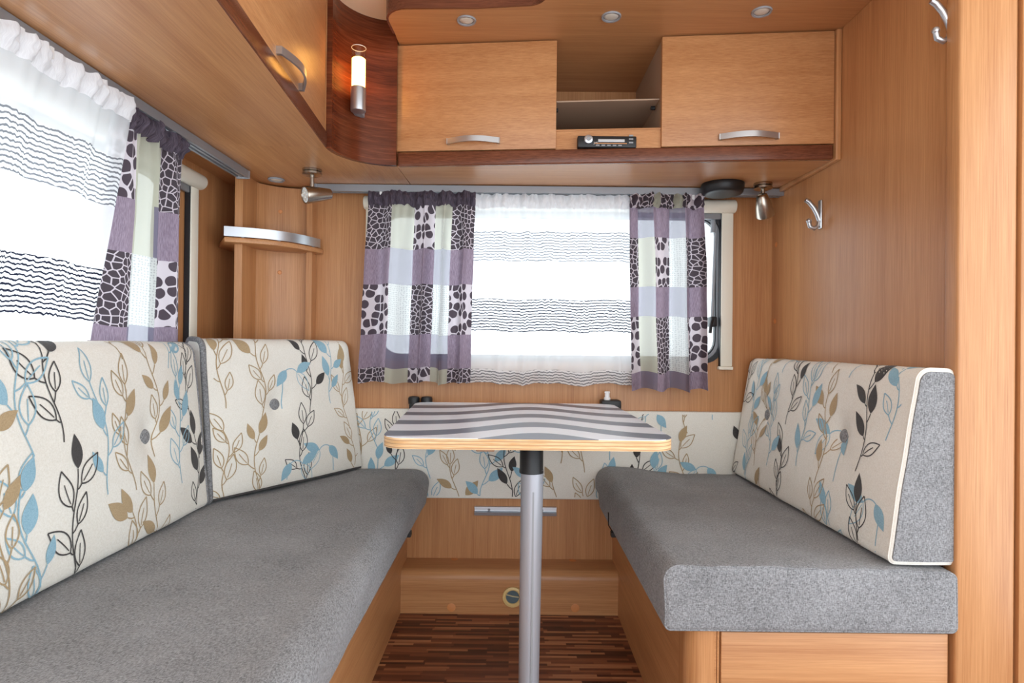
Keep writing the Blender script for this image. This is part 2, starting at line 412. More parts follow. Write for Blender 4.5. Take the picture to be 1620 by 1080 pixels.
blind('x', 0.04, PX(318, 260, XL + 0.024).y, 0.74, 1.385, XL, 'cream cassette roller blind rolled up over the window above the long sofa')

# ------------------------------------------------------------------ lower back wall: duct box, mounting rail, padded strip
t = thing('duct_cover', (0, 2.03, 0), 'light beech boxed duct cover with rounded nosing along the floor', 'duct cover')
prof = [(YB, 0.0), (1.968, 0.0), (1.968, 0.090)]
MB().prism(prof[:1] + [(1.970, 0.0), (1.970, 0.090), (YB, 0.090)], -0.36, 0.36, 0, axis='x').build('front_board', W_X, t)
pf = [(YB, 0.0915), (1.966, 0.0915)] + [(1.996 - 0.03 * math.cos(a), 0.112 + 0.03 * math.sin(a)) for a in [math.pi / 2 * k / 8 for k in range(9)]] + [(YB, 0.142)]
MB().prism(pf, -0.36, 0.36, 0, axis='x').build('rounded_top', W_X, t, smooth=50)
for px, py in ((714, 961), (910, 962)):
    p = PY(px, py, 1.968); MB().lathe([(0.014, 0), (0.014, 0.001), (0.011, 0.002)], (p.x, 1.9705, p.z), (0, -1, 0), 16).build('screw_cap', CAP, t, smooth=40)
for px, py in ((719, 884), (906, 886)):
    p = PZ(px, py, 0.142); MB().lathe([(0.012, 0), (0.012, 0.001), (0.009, 0.002)], (p.x, p.y, 0.1415), (0, 0, 1), 16).build('screw_cap', CAP, t, smooth=40)
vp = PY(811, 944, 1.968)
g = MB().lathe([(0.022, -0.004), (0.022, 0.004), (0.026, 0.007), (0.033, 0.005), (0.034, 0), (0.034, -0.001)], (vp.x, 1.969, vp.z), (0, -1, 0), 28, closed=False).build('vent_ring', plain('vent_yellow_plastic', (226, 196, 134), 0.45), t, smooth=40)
MB().lathe([(0.001, 0.0), (0.0225, 0.0)], (vp.x, 1.9695, vp.z), (0, -1, 0), 24, closed=False).build('duct_mouth_disc', plain('blue_grey_duct_mouth', (84, 100, 108), 0.6), g)  # disc standing in for the shaded duct hole, tinted like its blue-grey insides
MB().sweep([(vp.x - 0.02, 1.967, vp.z + 0.008), (vp.x, 1.966, vp.z + 0.003), (vp.x + 0.02, 1.967, vp.z + 0.0)], (0.004, 0.003), (0, 1, 0)).build('flap', plain('vent_flap', (206, 196, 160), 0.5), g)
ra, rb = PY(751, 806, YB), PY(880, 808, YB)
t = thing('mounting_rail', ((ra.x + rb.x) / 2, YB, ra.z - 0.015), 'short silver rail screwed to the wood below the padded strip', 'rail')
MB().prism([(YB, ra.z - 0.015), (YB - 0.016, ra.z - 0.015), (YB - 0.018, ra.z - 0.004), (YB - 0.007, ra.z - 0.002), (YB - 0.007, ra.z + 0.006), (YB - 0.014, ra.z + 0.008), (YB - 0.014, ra.z + 0.014), (YB, ra.z + 0.014)], ra.x, rb.x, 0, axis='x').build('profile', ALU, t)
for x in (ra.x + 0.05, rb.x - 0.05): MB().lathe([(0.005, 0), (0.004, 0.002)], (x, YB - 0.0065, ra.z + 0.002), (0, -1, 0), 10).build('screw', STEEL, t)

# ------------------------------------------------------------------ leaf-and-vine pattern, laid on any surface S(s,t) -> (point, normal)
class Vines:
    def __init__(s, S, s0, s1, t0, t1, off=0.0007): s.S = S; s.lim = (s0, s1, t0, t1); s.mb = MB(); s.off = off - 0.0002
    def inside(s, p): return s.lim[0] < p[0] < s.lim[1] and s.lim[2] < p[1] < s.lim[3]
    def pt(s, p):
        q, n = s.S(p[0], p[1]); return q + n * s.off
    def stroke(s, pts, wd, mi):
        s.off += 3e-6
        n = len(pts); L, R = [], []
        for i, p in enumerate(pts):
            a = pts[max(i - 1, 0)]; b = pts[min(i + 1, n - 1)]; d = Vector((b[0] - a[0], b[1] - a[1]))
            if d.length < 1e-9: d = Vector((1, 0))
            d.normalize(); L.append((p[0] - d.y * wd / 2, p[1] + d.x * wd / 2)); R.append((p[0] + d.y * wd / 2, p[1] - d.x * wd / 2))
        run = []
        def flush():
            if len(run) > 1:
                vs_ = [s.pt(L[i]) for i in run] + [s.pt(R[i]) for i in run]; m = len(run)
                s.mb.add(vs_, [(i, i + 1, m + i + 1, m + i) for i in range(m - 1)], mi)
            run.clear()
        for i in range(n):
            if s.inside(L[i]) and s.inside(R[i]): run.append(i)
            else: flush()
        flush()
    def leaf(s, b, ang, L, W, filled, mi, wd=0.0021):
        s.off += 3e-6
        N = 11; mid, le, ri = [], [], []; cur = random.uniform(-0.35, 0.35)
        x, y = b
        for k in range(N + 1):
            q = k / N; a = ang + cur * (q - 0.5); h = W / 2 * math.sin(math.pi * min(1, q ** 0.82)) * (1 if q < 1 else 0)
            mid.append((x, y)); le.append((x - math.sin(a) * h, y + math.cos(a) * h)); ri.append((x + math.sin(a) * h, y - math.cos(a) * h))
            x += math.cos(a) * L / N; y += math.sin(a) * L / N
        if filled:
            if all(s.inside(p) for p in le + ri):
                vs_ = [s.pt(p) for p in le] + [s.pt(p) for p in mid] + [s.pt(p) for p in ri]; n = N + 1
                s.mb.add(vs_, [(i, i + 1, n + i + 1, n + i) for i in range(N)] + [(n + i, n + i + 1, 2 * n + i + 1, 2 * n + i) for i in range(N)], mi)
        else:
            s.stroke(le, wd, mi); s.stroke(ri, wd, mi); s.stroke(mid[1:int(N * 0.75)], wd * 0.8, mi)
    def sprig(s, b, h, lean, mi, leaf=0.055, side=1, wd=0.0021):
        n = max(10, int(h / 0.012)); pts = []
        ph = random.uniform(0, 6.28); am = random.uniform(0.008, 0.016)
        for k in range(n + 1):
            q = k / n; pts.append((b[0] + lean * q * q + am * (math.sin(ph + q * 6.5) - math.sin(ph)), b[1] + h * q))
        s.stroke(pts, wd, mi)
        step = max(2, int(0.048 / (h / n))); i = step
        c = random.randint(0, 1)
        while i < n:
            a = pts[i]; d = math.atan2(pts[i][1] - pts[i - 1][1], pts[i][0] - pts[i - 1][0])
            an = d - side * random.uniform(0.55, 1.0); br = random.uniform(0.008, 0.028)
            e = (a[0] + math.cos(an) * br, a[1] + math.sin(an) * br)
            s.stroke([a, ((a[0] + e[0]) / 2, (a[1] + e[1]) / 2 - 0.002), e], wd, mi)
            LL = leaf * random.uniform(0.75, 1.1)
            s.leaf(e, an + side * random.uniform(0.1, 0.5), LL, LL * random.uniform(0.40, 0.5), random.random() < 0.45, mi, wd)
            side = -side; c += 1; i += step
        d = math.atan2(pts[-1][1] - pts[-2][1], pts[-1][0] - pts[-2][0])
        s.leaf(pts[-1], d + random.uniform(-0.3, 0.3), leaf, leaf * 0.42, c % 2 == 0, mi, wd)
    def hook(s, b, r, mi, leaf, sg=1, wd=0.0021):
        pts = [(b[0], b[1] - 0.09 + 0.09 * k / 5) for k in range(5)] + [(b[0] + sg * (r - r * math.cos(a)), b[1] + r * math.sin(a)) for a in [math.pi * 0.8 * k / 10 for k in range(11)]]
        s.stroke(pts, wd, mi); e = pts[-1]
        s.leaf(e, math.radians(25) if sg > 0 else math.radians(155), leaf, leaf * 0.45, True, mi)
        s.leaf(e, math.radians(-55) if sg > 0 else math.radians(235), leaf * 1.1, leaf * 0.5, False, mi)
        m = pts[9]; s.leaf(m, math.radians(-125) if sg > 0 else math.radians(-55), leaf * 0.9, leaf * 0.45, True, mi)
    def fill(s, seed, order, pitch=0.088, rows=0.28, leaf=0.066, wd=0.0028):
        random.seed(seed); s0, s1, t0, t1 = s.lim; x = s0 + pitch * 0.5; k = 0
        while x < s1 + 0.02:
            mi = order[k % len(order)]; y = t0 - random.uniform(0.02, rows * 0.8)
            while y < t1:
                h = rows * random.uniform(0.75, 0.95)
                if mi == 0 and random.random() < 0.35: s.hook((x, y + 0.12), 0.03, mi, leaf, random.choice((-1, 1)), wd); 
                else: s.sprig((x + random.uniform(-0.012, 0.012), y), h, random.uniform(-0.022, 0.022), mi, leaf, random.choice((-1, 1)), wd)
                y += rows
            x += pitch; k += 1
    def build(s, parent): 
        return s.mb.build('leaf_pattern', [P_BLUE, P_TAN, P_CHAR], parent, label='woven blue, tan and charcoal leaves on trailing stems')

# ------------------------------------------------------------------ cushions: closed rounded profile swept along an axis
def rounded_profile(corners, step=0.008):
    """corners: (a,b,r) counter-clockwise"""
    n = len(corners); pts = []
    for i in range(n):
        p = Vector(corners[i][:2]); r = corners[i][2]; d0 = (Vector(corners[i - 1][:2]) - p).normalized(); d1 = (Vector(corners[(i + 1) % n][:2]) - p).normalized()
        half = math.acos(max(-1, min(1, d0.dot(d1)))) / 2; tl = r / math.tan(half); c = p + (d0 + d1).normalized() * (r / math.sin(half))
        a0 = p + d0 * tl - c; a1 = p + d1 * tl - c; tot = math.atan2(a0.x * a1.y - a0.y * a1.x, a0.dot(a1)); m = max(3, int(abs(tot) * r / step) + 3)
        for k in range(m + 1):
            th = tot * k / m; pts.append(c + Vector((a0.x * math.cos(th) - a0.y * math.sin(th), a0.x * math.sin(th) + a0.y * math.cos(th))))
    out = []
    for i, p in enumerate(pts):
        q = pts[(i + 1) % len(pts)]; L = (q - p).length
        if L < 1e-7: continue
        m = max(1, int(L / 0.02))
        out += [p.lerp(q, k / m) for k in range(m)]
    return out
class Cushion:
    def __init__(s, corners, W, O, eS, eA, eB, r=0.015, disp=None):
        s.P = rounded_profile(corners); s.W = W; s.O = Vector(O); s.eS = Vector(eS); s.eA = Vector(eA); s.eB = Vector(eB); s.r = r; s.disp = disp; s.tap = 0.0
        n = len(s.P); s.N = []
        for i in range(n):
            d = (s.P[(i + 1) % n] - s.P[i - 1]).normalized(); s.N.append(Vector((d.y, -d.x)))
        s.T = [0]
        for i in range(n): s.T.append(s.T[-1] + (s.P[(i + 1) % n] - s.P[i]).length)
    def raw(s, a, n, sv, t):
        e = abs(sv) - (s.W / 2 - s.r); ins = 0 if e <= 0 else s.r - math.sqrt(max(0, s.r ** 2 - min(e, s.r) ** 2))
        q = a - n * ins
        if s.disp: q = q + n * s.disp(sv, t, q)
        if sv < 0: sv *= 1 - s.tap * max(0, q.y)
        return s.O + s.eS * sv + s.eA * q.x + s.eB * q.y
    def S(s, sv, t):
        n = len(s.P); t = t % s.T[-1]; lo, hi = 0, n
        while hi - lo > 1:
            m = (lo + hi) // 2
            if s.T[m] <= t: lo = m
            else: hi = m
        f = (t - s.T[lo]) / (s.T[lo + 1] - s.T[lo]); j = (lo + 1) % n
        nn = s.N[lo].lerp(s.N[j], f).normalized()
        return s.raw(s.P[lo].lerp(s.P[j], f), nn, sv, t), (s.eA * nn.x + s.eB * nn.y)
    def near(s, a, b):
        v = Vector((a, b)); i = min(range(len(s.P)), key=lambda k: (s.P[k] - v).length); return s.T[i]
    def ring(s, sv): return [s.raw(s.P[i], s.N[i], sv, s.T[i]) for i in range(len(s.P))]
    def mesh(s, mat, name, parent, ns=40, caps=(True, True)):
        W, r = s.W, s.r; st = [-W / 2 + r * (1 - math.cos(math.pi / 2 * k / 5)) for k in range(5)]
        m = ns; body = [-W / 2 + r + (W - 2 * r) * k / m for k in range(m + 1)]; st = st + body + [-x for x in st[::-1]]
        mb = MB(); n = len(s.P)
        for sv in st: mb.v += s.ring(sv)
        for i in range(len(st) - 1):
            for k in range(n): mb.f.append([i * n + k, i * n + (k + 1) % n, (i + 1) * n + (k + 1) % n, (i + 1) * n + k]); mb.m.append(0)
        for ok, b in ((caps[0], 0), (caps[1], (len(st) - 1) * n)):
            if ok: mb.f.append([b + k for k in range(n)]); mb.m.append(0)
        return mb.build(name, mat, parent, smooth=50)
def button(c, sv, t, parent, r=0.018):
    p, n = c.S(sv, t)
    MB().lathe([(r * 0.7, -0.004), (r, 0.001), (r * 0.97, 0.005), (r * 0.75, 0.0085), (r * 0.35, 0.010), (0.0008, 0.0104)], p, n, 22).build('button', GREY, parent, smooth=60, label='round grey covered button')
def tuft(buttons, t0, t1, W, bulge, seed=0):
    def d(sv, t, q):
        v = 0.0
        if t0 < t < t1:
            v += bulge * max(0, math.sin(math.pi * (t - t0) / (t1 - t0))) ** 0.6 * max(0, 1 - (abs(sv) / (W / 2)) ** 4)
        for bs, bt in buttons:
            rr = ((sv - bs) ** 2 + (t - bt) ** 2) ** 0.5
            v -= 0.015 * math.exp(-(rr / 0.03) ** 2) + 0.010 * math.exp(-(rr / 0.075) ** 2)
        v += 0.0022 * noise.noise(Vector((sv * 7 + seed, t * 9, seed)))
        return v
    return d

# --- bench bases
t = thing('sofa_plinth', (-0.64, 1.1, 0), 'long beech plinth under the long grey sofa seat', 'bench base')
MB().box((-0.376, 0.2, 0), (-0.358, YB, 0.325), 0.001).build('front_panel', W_Y, t)
MB().box((XL + 0.002, 0.2, 0.305), (-0.377, YB, 0.325)).build('top_board', W_Y, t)
MB().box((XL + 0.002, 0.2, 0), (-0.377, 0.218, 0.304)).build('end_panel', W_X, t)
t = thing('bench_plinth', (0.63, 1.6, 0), 'beech box base with rounded corner post under the short grey seat', 'bench base')
MB().box((0.358, 1.262, 0), (0.376, YB, 0.322)).build('side_panel', W_Y, t)
pc = [(0.358, 1.262), (0.358, 1.235)] + [(0.393 - 0.035 * math.cos(a), 1.235 - 0.035 * math.sin(a)) for a in [math.pi / 2 * k / 8 for k in range(1, 9)]] + [(0.412, 1.2), (0.412, 1.225), (0.376, 1.262)]
MB().prism(pc, 0, 0.322).build('corner_post', W_V, t, smooth=50)
for x in (0.4125, 0.4185): MB().box((x, 1.203, 0), (x + 0.005, 1.225, 0.321), 0.001).build('bead', W_Y, t)
MB().box((0.4255, 1.199, 0), (0.880, 1.219, 0.318), 0.002).build('end_panel', W_X, t, smooth=40)
MB().box((0.376, 1.219, 0.30), (XR - 0.002, YB, 0.318)).build('top_board', W_X, t)
mb = MB(); mb.box((0.62, 1.203, 0.3185), (0.88, 1.222, 0.3215))
hs = mb.build('hinge_strip', plain('hinge_brass', (170, 150, 110), 0.35, 0.9), t)
for k in range(9): MB().lathe([(0.004, 0), (0.003, 0.001)], (0.64 + k * 0.027, 1.210, 0.3214), (0, 0, 1), 10).build('screw', STEEL if k % 2 else ALU, hs)

# --- seat cushions
def seat_disp(seed, hump=None):
    def d(sv, t, q):
        if q.y < 0.34: return 0.0
        v = 0.006 * noise.noise(Vector((sv * 2.3, q.x * 4 + seed, q.y * 2))) + 0.005 * noise.noise(Vector((sv * 9, q.x * 5, seed)))
        if q.y > 0.41: v += 0.003 * noise.noise(Vector((sv * 6 - q.x * 22, sv * 3, seed + 3)))
        if hump and q.y > 0.40: v += hump[2] * math.exp(-((sv - hump[0]) / 0.16) ** 2 - ((q.x - hump[1]) / 0.13) ** 2)
        return v
    return d
t = thing('seat_cushion', (-0.6, 1.1, 0.325), 'long grey woven seat cushion of the sofa with two leaf-patterned backs', 'cushion')
LS = Cushion([(XL + 0.004, 0.326, 0.022), (-0.296, 0.326, 0.022), (-0.272, 0.458, 0.045), (XL + 0.004, 0.450, 0.022)], 1.84, (0, 1.145, 0), (0, 1, 0), (1, 0, 0), (0, 0, 1), 0.02, seat_disp(2))
LS.mesh(GREY, 'cushion_body', t, 90)
pk = LS.ring(0.90); tb = LS.near(-0.296, 0.325)
MB().tube([LS.S(-0.9 + 1.8 * k / 60, tb)[0] for k in range(61)], 0.003).build('piping', GREY, t, smooth=80)
for sv in (0.36,): 
    p = LS.S(sv + 0.25, tb)[0]; MB().box((p.x - 0.01, p.y - 0.02, p.z - 0.006), (p.x + 0.012, p.y + 0.004, p.z + 0.01), 0.002).build('zip_pull', BLACK, t)
t = thing('seat_cushion', (0.6, 1.62, 0.322), 'short grey woven seat cushion on the bench with the box base', 'cushion')
RS = Cushion([(0.308, 0.323, 0.014), (0.893, 0.323, 0.014), (0.893, 0.447, 0.018), (0.302, 0.458, 0.034)], 0.885, (0, 1.628, 0), (0, 1, 0), (1, 0, 0), (0, 0, 1), 0.012, seat_disp(9, (0.36, 0.37, 0.016)))
RS.mesh(GREY, 'cushion_body', t, 60)
for sv in (-0.438, ):
    MB().tube([p for p in RS.ring(sv)], 0.0022, close=True).build('piping', GREY, t, smooth=80)
p = RS.S(0.16, RS.near(0.308, 0.322))[0]
MB().box((p.x - 0.012, p.y - 0.01, p.z - 0.008), (p.x + 0.012, p.y + 0.012, p.z + 0.008), 0.002).tube([(p.x - 0.006, p.y, p.z + 0.004), (p.x - 0.016, p.y + 0.02, p.z + 0.02), (p.x - 0.012, p.y + 0.05, p.z + 0.05)], 0.0016).build('zip_pull', BLACK, t)

# --- backrests.  profile: a = out of the wall into the room, b = height.  CCW in (a,b)
def backrest(name, label, O, eS, eA, W, corners, buttons, seed, order, bulge=0.012, r=0.012, leaf=0.066, tap=0.0):
    t = thing(name, O, label, 'cushion')
    c = Cushion(corners, W, O, eS, eA, Vector((0, 0, 1)), r); c.tap = tap
    bt = c.near(corners[1][0], corners[1][1]); tp = c.near(corners[2][0], corners[2][1]); bk = c.near(corners[3][0], corners[3][1])
    bl = [(sv, c.near(corners[1][0] + (corners[2][0] - corners[1][0]) * f, corners[1][1] + (corners[2][1] - corners[1][1]) * f)) for sv, f in buttons]
    c.disp = tuft(bl, bt + 0.01, tp + 0.02, W, bulge, seed)
    c.mesh(IVORY, 'cushion_body', t, 60)
    for b in bl: button(c, b[0], b[1], t)
    v = Vines(c.S, -W / 2 + 0.002, W / 2 - 0.002, bt - 0.005, bk - 0.01); v.fill(seed, order, leaf=leaf); v.build(t)
    return t, c
cor = [(0.0, 0.0, 0.014), (0.118, 0.0, 0.016), (0.072, 0.428, 0.035), (0.0, 0.432, 0.018)]
def cs(k, h=1.0): return [(a * k, b * h, r) for a, b, r in cor]
# near-left cushion along the left wall
nl_end = 1.575; nlW = 1.02
tA, cA = backrest('backrest_cushion', 'leaf-patterned long back cushion beneath the sheer curtain of the long sofa', (-0.912, nl_end - nlW / 2, 0.456), (0, -1, 0), (1, 0, 0), nlW, cs(1.02, 1.0), [(-nlW / 2 + 0.23, 0.52), (0.24, 0.52)], 21, [2, 0, 1, 1, 0])
MB().tube(cA.ring(-nlW / 2 + 0.004), 0.0045, close=True).build('piping', GREY, tA, smooth=80, label='grey piping')
# corner cushion set across the corner
a0, a1 = Vector((-0.800, 1.585, 0.458)), Vector((-0.503, 2.052, 0.458))
eS = (a0 - a1).normalized(); eA = Vector((-eS.y, eS.x, 0)); eA = eA if eA.x > 0 else -eA
cW = (a1 - a0).length
O = (a0 + a1) / 2 - eA * 0.12
tB, cB = backrest('backrest_cushion', 'leaf-patterned back cushion turned across the corner below the curved shelf', O, eS, eA, cW, [(0.0, 0.0, 0.014), (0.12, 0.0, 0.016), (0.072, 0.435, 0.03), (0.0, 0.44, 0.018)], [(0.055, 0.56)], 33, [1, 0, 2, 0, 1], tap=0.26)
MB().tube(cB.ring(cW / 2 - 0.006), 0.008, close=True).build('piping', GREY, tB, smooth=80, label='grey edge band')
tb = cB.near(0.12, 0.0)
MB().tube([cB.S(-cW / 2 + 0.01 + (cW - 0.02) * k / 30, tb)[0] for k in range(31)], 0.004).build('piping', P_CHAR, tB, smooth=80)
# right backrest on the partition
rW = 0.85; rO = Vector((0.895, 1.2 + rW / 2, 0.456))
tC, cC = backrest('backrest_cushion', 'leaf-patterned back cushion with a grey end panel on the short bench', rO, (0, 1, 0), (-1, 0, 0), rW, [(0.0, 0.0, 0.012), (0.137, 0.0, 0.014), (0.078, 0.395, 0.030), (0.0, 0.392, 0.02)], [(-0.19, 0.55), (0.24, 0.55)], 55, [0, 2, 0, 1], r=0.005)
ring_ = cC.ring(-rW / 2 + 0.0)
mb = MB(); n = len(ring_); cen = sum(ring_, Vector()) / n
A = [p + Vector((0, 0.006, 0)) for p in ring_]; Bv = [cen + (p - cen) * 0.99 + Vector((0, -0.003, 0)) for p in ring_]
mb.add(A + Bv, [tuple(range(n, 2 * n))] + [(i, (i + 1) % n, n + (i + 1) % n, n + i) for i in range(n)]); mb.build('end_panel', GREY, tC, smooth=40, label='grey woven end panel')
MB().tube(cC.ring(-rW / 2 + 0.004), 0.0016, close=True).build('piping', IVORY, tC, smooth=80)
MB().box((0.889, 1.196, 0.455), (0.897, 1.215, 0.83), 0.003).build('edge_strip', WHITE, tC, label='pale edge strip')
# padded strip along the back wall
zs0, zs1 = 0.355, 0.662
t = thing('padded_wall_panel', (0, YB, zs0), 'low leaf-patterned padded strip along the wall behind the table', 'wall panel')
MB().box((XL + 0.002, YB - 0.022, zs0), (XR - 0.002, YB, zs1), 0.005, 3).build('panel_body', IVORY, t, smooth=40)
def SP(s_, t_): return Vector((s_, YB - 0.022, zs0 + t_)), Vector((0, -1, 0))
v = Vines(SP, XL + 0.03, XR - 0.03, 0.006, zs1 - zs0 - 0.006); v.fill(77, [0, 2, 0, 1, 1, 0, 2, 0, 1], pitch=0.088, leaf=0.062); v.build(t)

# ------------------------------------------------------------------ table
zt = 0.690
tl = [(-0.275, 1.262), (0.352, 1.262), (0.342, 2.03), (-0.322, 2.03)]
tp_ = rounded_profile([(x, y, r) for (x, y), r in zip(tl, (0.055, 0.055, 0.05, 0.05))])
tp_ = [(p.x, p.y) for p in tp_]
t = thing('dinette_table', (0.03, 1.5, 0), 'plywood table on one silver leg with wavy grey striped top', 'table')
MB().prism(tp_, zt - 0.024, zt - 0.0012).build('table_board', PLY, t, smooth=40)
MB().prism(tp_, zt - 0.0012, zt, 0).build('striped_laminate', TABLE, t)
pole = PY(840, 745, 1.40)
MB().prism([(-0.14, 1.33), (0.235, 1.33), (0.235, 1.85), (-0.14, 1.85)], zt - 0.034, zt - 0.0238, 0.003).build('under_plate', plain('dark_brown_plate', (58, 34, 28), 0.5), t)
MB().box((-0.075, 1.285, zt - 0.032), (-0.035, 1.33, zt - 0.0238), 0.002).build('stop_block', plain('block_tan', (170, 130, 100), 0.5), t)
pb = PY(836, 1075, 1.40)
MB().lathe([(0.0235, 0), (0.0265, 0.585)], (pb.x, 1.40, 0.012), (pole.x - pb.x + 0.003, 0, 0.585), 32).build('leg', POLE, t, smooth=40)
MB().lathe([(0.0285, 0), (0.0285, 0.006), (0.0275, 0.008), (0.0275, 0.052), (0.0265, 0.054), (0.0265, 0.056), (0.031, 0.06), (0.031, 0.068)], (pole.x + 0.001, 1.40, zt - 0.100), (0, 0, 1), 32).build('collar', BLACK, t, smooth=40)
MB().box((pb.x + 0.004, 1.3735, 0.03), (pb.x + 0.008, 1.3775, 0.55)).build('leg_groove', GREYP, t)
MB().lathe([(0.11, 0), (0.11, 0.006), (0.1, 0.012), (0.03, 0.016), (0.028, 0.03)], (pb.x, 1.40, 0), (0, 0, 1), 32).build('foot_plate', ALU, t, smooth=40)
# brackets that hook the table to the wall
bl_ = PY(665, 636, 2.05)
t = thing('table_bracket', (bl_.x, YB, 0.665), 'black twin-knob table bracket on the wall behind the striped table', 'bracket')
MB().box((bl_.x - 0.036, 2.03, 0.664), (bl_.x + 0.04, YB, 0.684), 0.004).build('plate', BLACK, t, smooth=40)
for dx in (-0.022, 0.022): MB().lathe([(0.019, 0), (0.020, 0.018), (0.017, 0.024), (0.006, 0.026)], (bl_.x + dx, 2.05, 0.682), (0, 0, 1), 18).build('knob', BLACK, t, smooth=40)
br_ = PY(966, 637, 2.05)
t = thing('table_bracket', (br_.x, YB, 0.665), 'black table bracket topped by a white pin behind the striped table', 'bracket')
MB().box((br_.x - 0.034, 2.03, 0.664), (br_.x + 0.034, YB, 0.702), 0.006).build('plate', BLACK, t, smooth=40)
MB().lathe([(0.011, 0), (0.011, 0.008), (0.008, 0.01), (0.008, 0.024), (0.010, 0.025), (0.009, 0.03)], (br_.x - 0.012, 2.05, 0.701), (0, 0, 1), 18).build('pin', WHITE, t, smooth=40, label='white pin')

# ------------------------------------------------------------------ overhead cabinets
ZU0, ZU1 = 1.424, 1.410          # underside at the wall / at the front edge
ZS, ZD0, ZD1, ZCAN = 1.452, 1.455, 1.768, 1.772
def F(x): return 1.762 - 0.088 * (x + 0.347)
def LF(y): return -0.505 + (1.595 - y) * 0.0694
arc = [(-0.345 - 0.16 * math.cos(a), 1.600 + 0.162 * math.sin(a)) for a in [math.pi / 2 * k / 14 for k in range(15)]]
XE = 0.884
# left-hand cabinet
t = thing('overhead_cabinet', (XL, 0.9, ZU1), 'long beech overhead cabinet with a bow-handled door above the long sofa', 'cabinet')
MB().prism([(XL, 0.1), (LF(0.1) - 0.0, 0.1), (LF(1.6), 1.6), (XL, 1.6)], lambda p: ZU0 if p[0] < -0.8 else ZU1, ZU1 + 0.03).build('underside', W_Y, t)
MB().prism([(XL, 0.1), (LF(0.1) - 0.02, 0.1), (LF(1.6) - 0.02, 1.6), (XL, 1.6)], ZU1 + 0.03, ZC).build('body', W_Y, t)
MB().prism([(LF(0.1) - 0.02, 0.1), (LF(0.1) + 0.004, 0.1), (LF(1.598) + 0.004, 1.598), (LF(1.598) - 0.02, 1.598)], ZU1 + 0.001, ZS, 0.002).build('trim_strip', WAL_Y, t, smooth=40, label='dark walnut trim strip')
def lhandle(parent, pa, pb, out, up):
    pa, pb, out = Vector(pa), Vector(pb), Vector(out)
    mid = (pa + pb) / 2; pts = [pa.lerp(pb, k / 12) + out * (0.010 + 0.022 * math.sin(math.pi * k / 12)) for k in range(13)]
    h = MB().sweep(pts, (0.016, 0.005), up)
    d = (pb - pa).normalized()
    for p, q in ((pa, 1), (pb, -1)): h.sweep([p - out * 0.001, p + out * 0.012], (0.016, 0.008), up)
    return h.build('handle', ALU, parent, smooth=30, label='curved satin aluminium bow handle')
for y0, y1 in ((0.915, 1.592), (0.2, 0.91)):
    d = MB().prism([(LF(y0) - 0.019, y0), (LF(y0), y0), (LF(y1), y1), (LF(y1) - 0.019, y1)], ZD0, ZC - 0.004, 0.002).build('door', W_X, t, smooth=40)
    d.data.materials[0] = W_Y
    if y0 > 0.9:
        ha = PX(443, 80, -0.470); hb = PX(480, 136, -0.478)
        lhandle(d, (LF(ha.y), ha.y, ha.z), (LF(hb.y), hb.y, ha.z - 0.006), (1, 0, 0), (0, 0, 1))
# curved walnut corner
t = thing('corner_unit', (-0.6, 1.85, ZU1), 'glossy walnut curved corner piece joining the overhead cabinets', 'cabinet')
MB().prism(arc + [(-0.347, YB), (XL, YB), (XL, 1.6)], lambda p: ZU0 if (p[0] < -0.8 or p[1] > 2) else ZU1, ZU1 + 0.02).build('underside', W_Y, t)
arc2 = [(-0.345 - 0.145 * math.cos(a), 1.600 + 0.147 * math.sin(a)) for a in [math.pi / 2 * k / 14 for k in range(15)]]
MB().prism(arc + arc2[::-1], ZU1 + 0.0, ZC).build('curved_panel', WAL_C, t, smooth=40, label='glossy dark walnut curved panel')
MB().prism(arc + [(-0.347, YB), (XL, YB), (XL, 1.601)], ZU1 + 0.021, ZC - 0.001).build('body', W_V, t)
# back cabinet
t = thing('overhead_cabinet', (0.27, 1.9, ZU1), 'beech overhead cabinet with two doors and an open niche above the back window', 'cabinet')
MB().prism([(-0.3435, F(-0.3435)), (XE, F(XE)), (XE, YB), (-0.3435, YB)], lambda p: ZU0 if p[1] > 2 else ZU1, ZU1 + 0.02).build('underside', W_X, t)
MB().prism([(-0.3435, F(-0.3435) + 0.012), (XE, F(XE) + 0.012), (XE, YB), (-0.3435, YB)], ZU1 + 0.02, ZS - 0.002).build('bottom_board', W_X, t)
st = [(-0.3435, F(-0.3435) + 0.012), (-0.3435, F(-0.3435) - 0.004), (XE, F(XE) - 0.004), (XE, F(XE) + 0.012)]
MB().prism(st, ZU1 + 0.0, ZS, 0.005, 3).build('trim_strip', WAL_X, t, smooth=40, label='dark walnut trim strip')
x0, x1 = PY(626, 150, F(-0.3)).x, PY(880.5, 150, F(0.13)).x
x2, x3 = PY(1047, 150, F(0.4)).x, PY(1319, 150, F(0.85)).x
for (a, b, hx) in ((x0, x1, (706, 792)), (x2, x3, (1137, 1230))):
    MB().prism([(a + 0.004, F(a) + 0.019), (b - 0.002, F(b) + 0.019), (b - 0.002, YB), (a + 0.004, YB)], ZS, ZCAN - 0.001).build('body', TAUPE, t)
    d = MB().prism([(a, F(a)), (b, F(b)), (b, F(b) + 0.018), (a, F(a) + 0.018)], ZD0, ZD1, 0.0015).build('door', W_X, t, smooth=40)
    hy = 223 if a < 0 else 216
    pa = PY(hx[0] + 3, hy + 1, F((a + b) / 2)); pb_ = PY(hx[1] - 3, hy, F((a + b) / 2))
    lhandle(d, (pa.x, F(pa.x), pa.z), (pb_.x, F(pb_.x), pa.z), (-0.088, -1, 0), (0, 0, 1))
MB().box((x1 - 0.002, YB - 0.008, ZS), (x2 + 0.004, YB, ZCAN - 0.001)).build('niche_back', W_V, t)
zr = PY(960, 204, F(0.27)).z
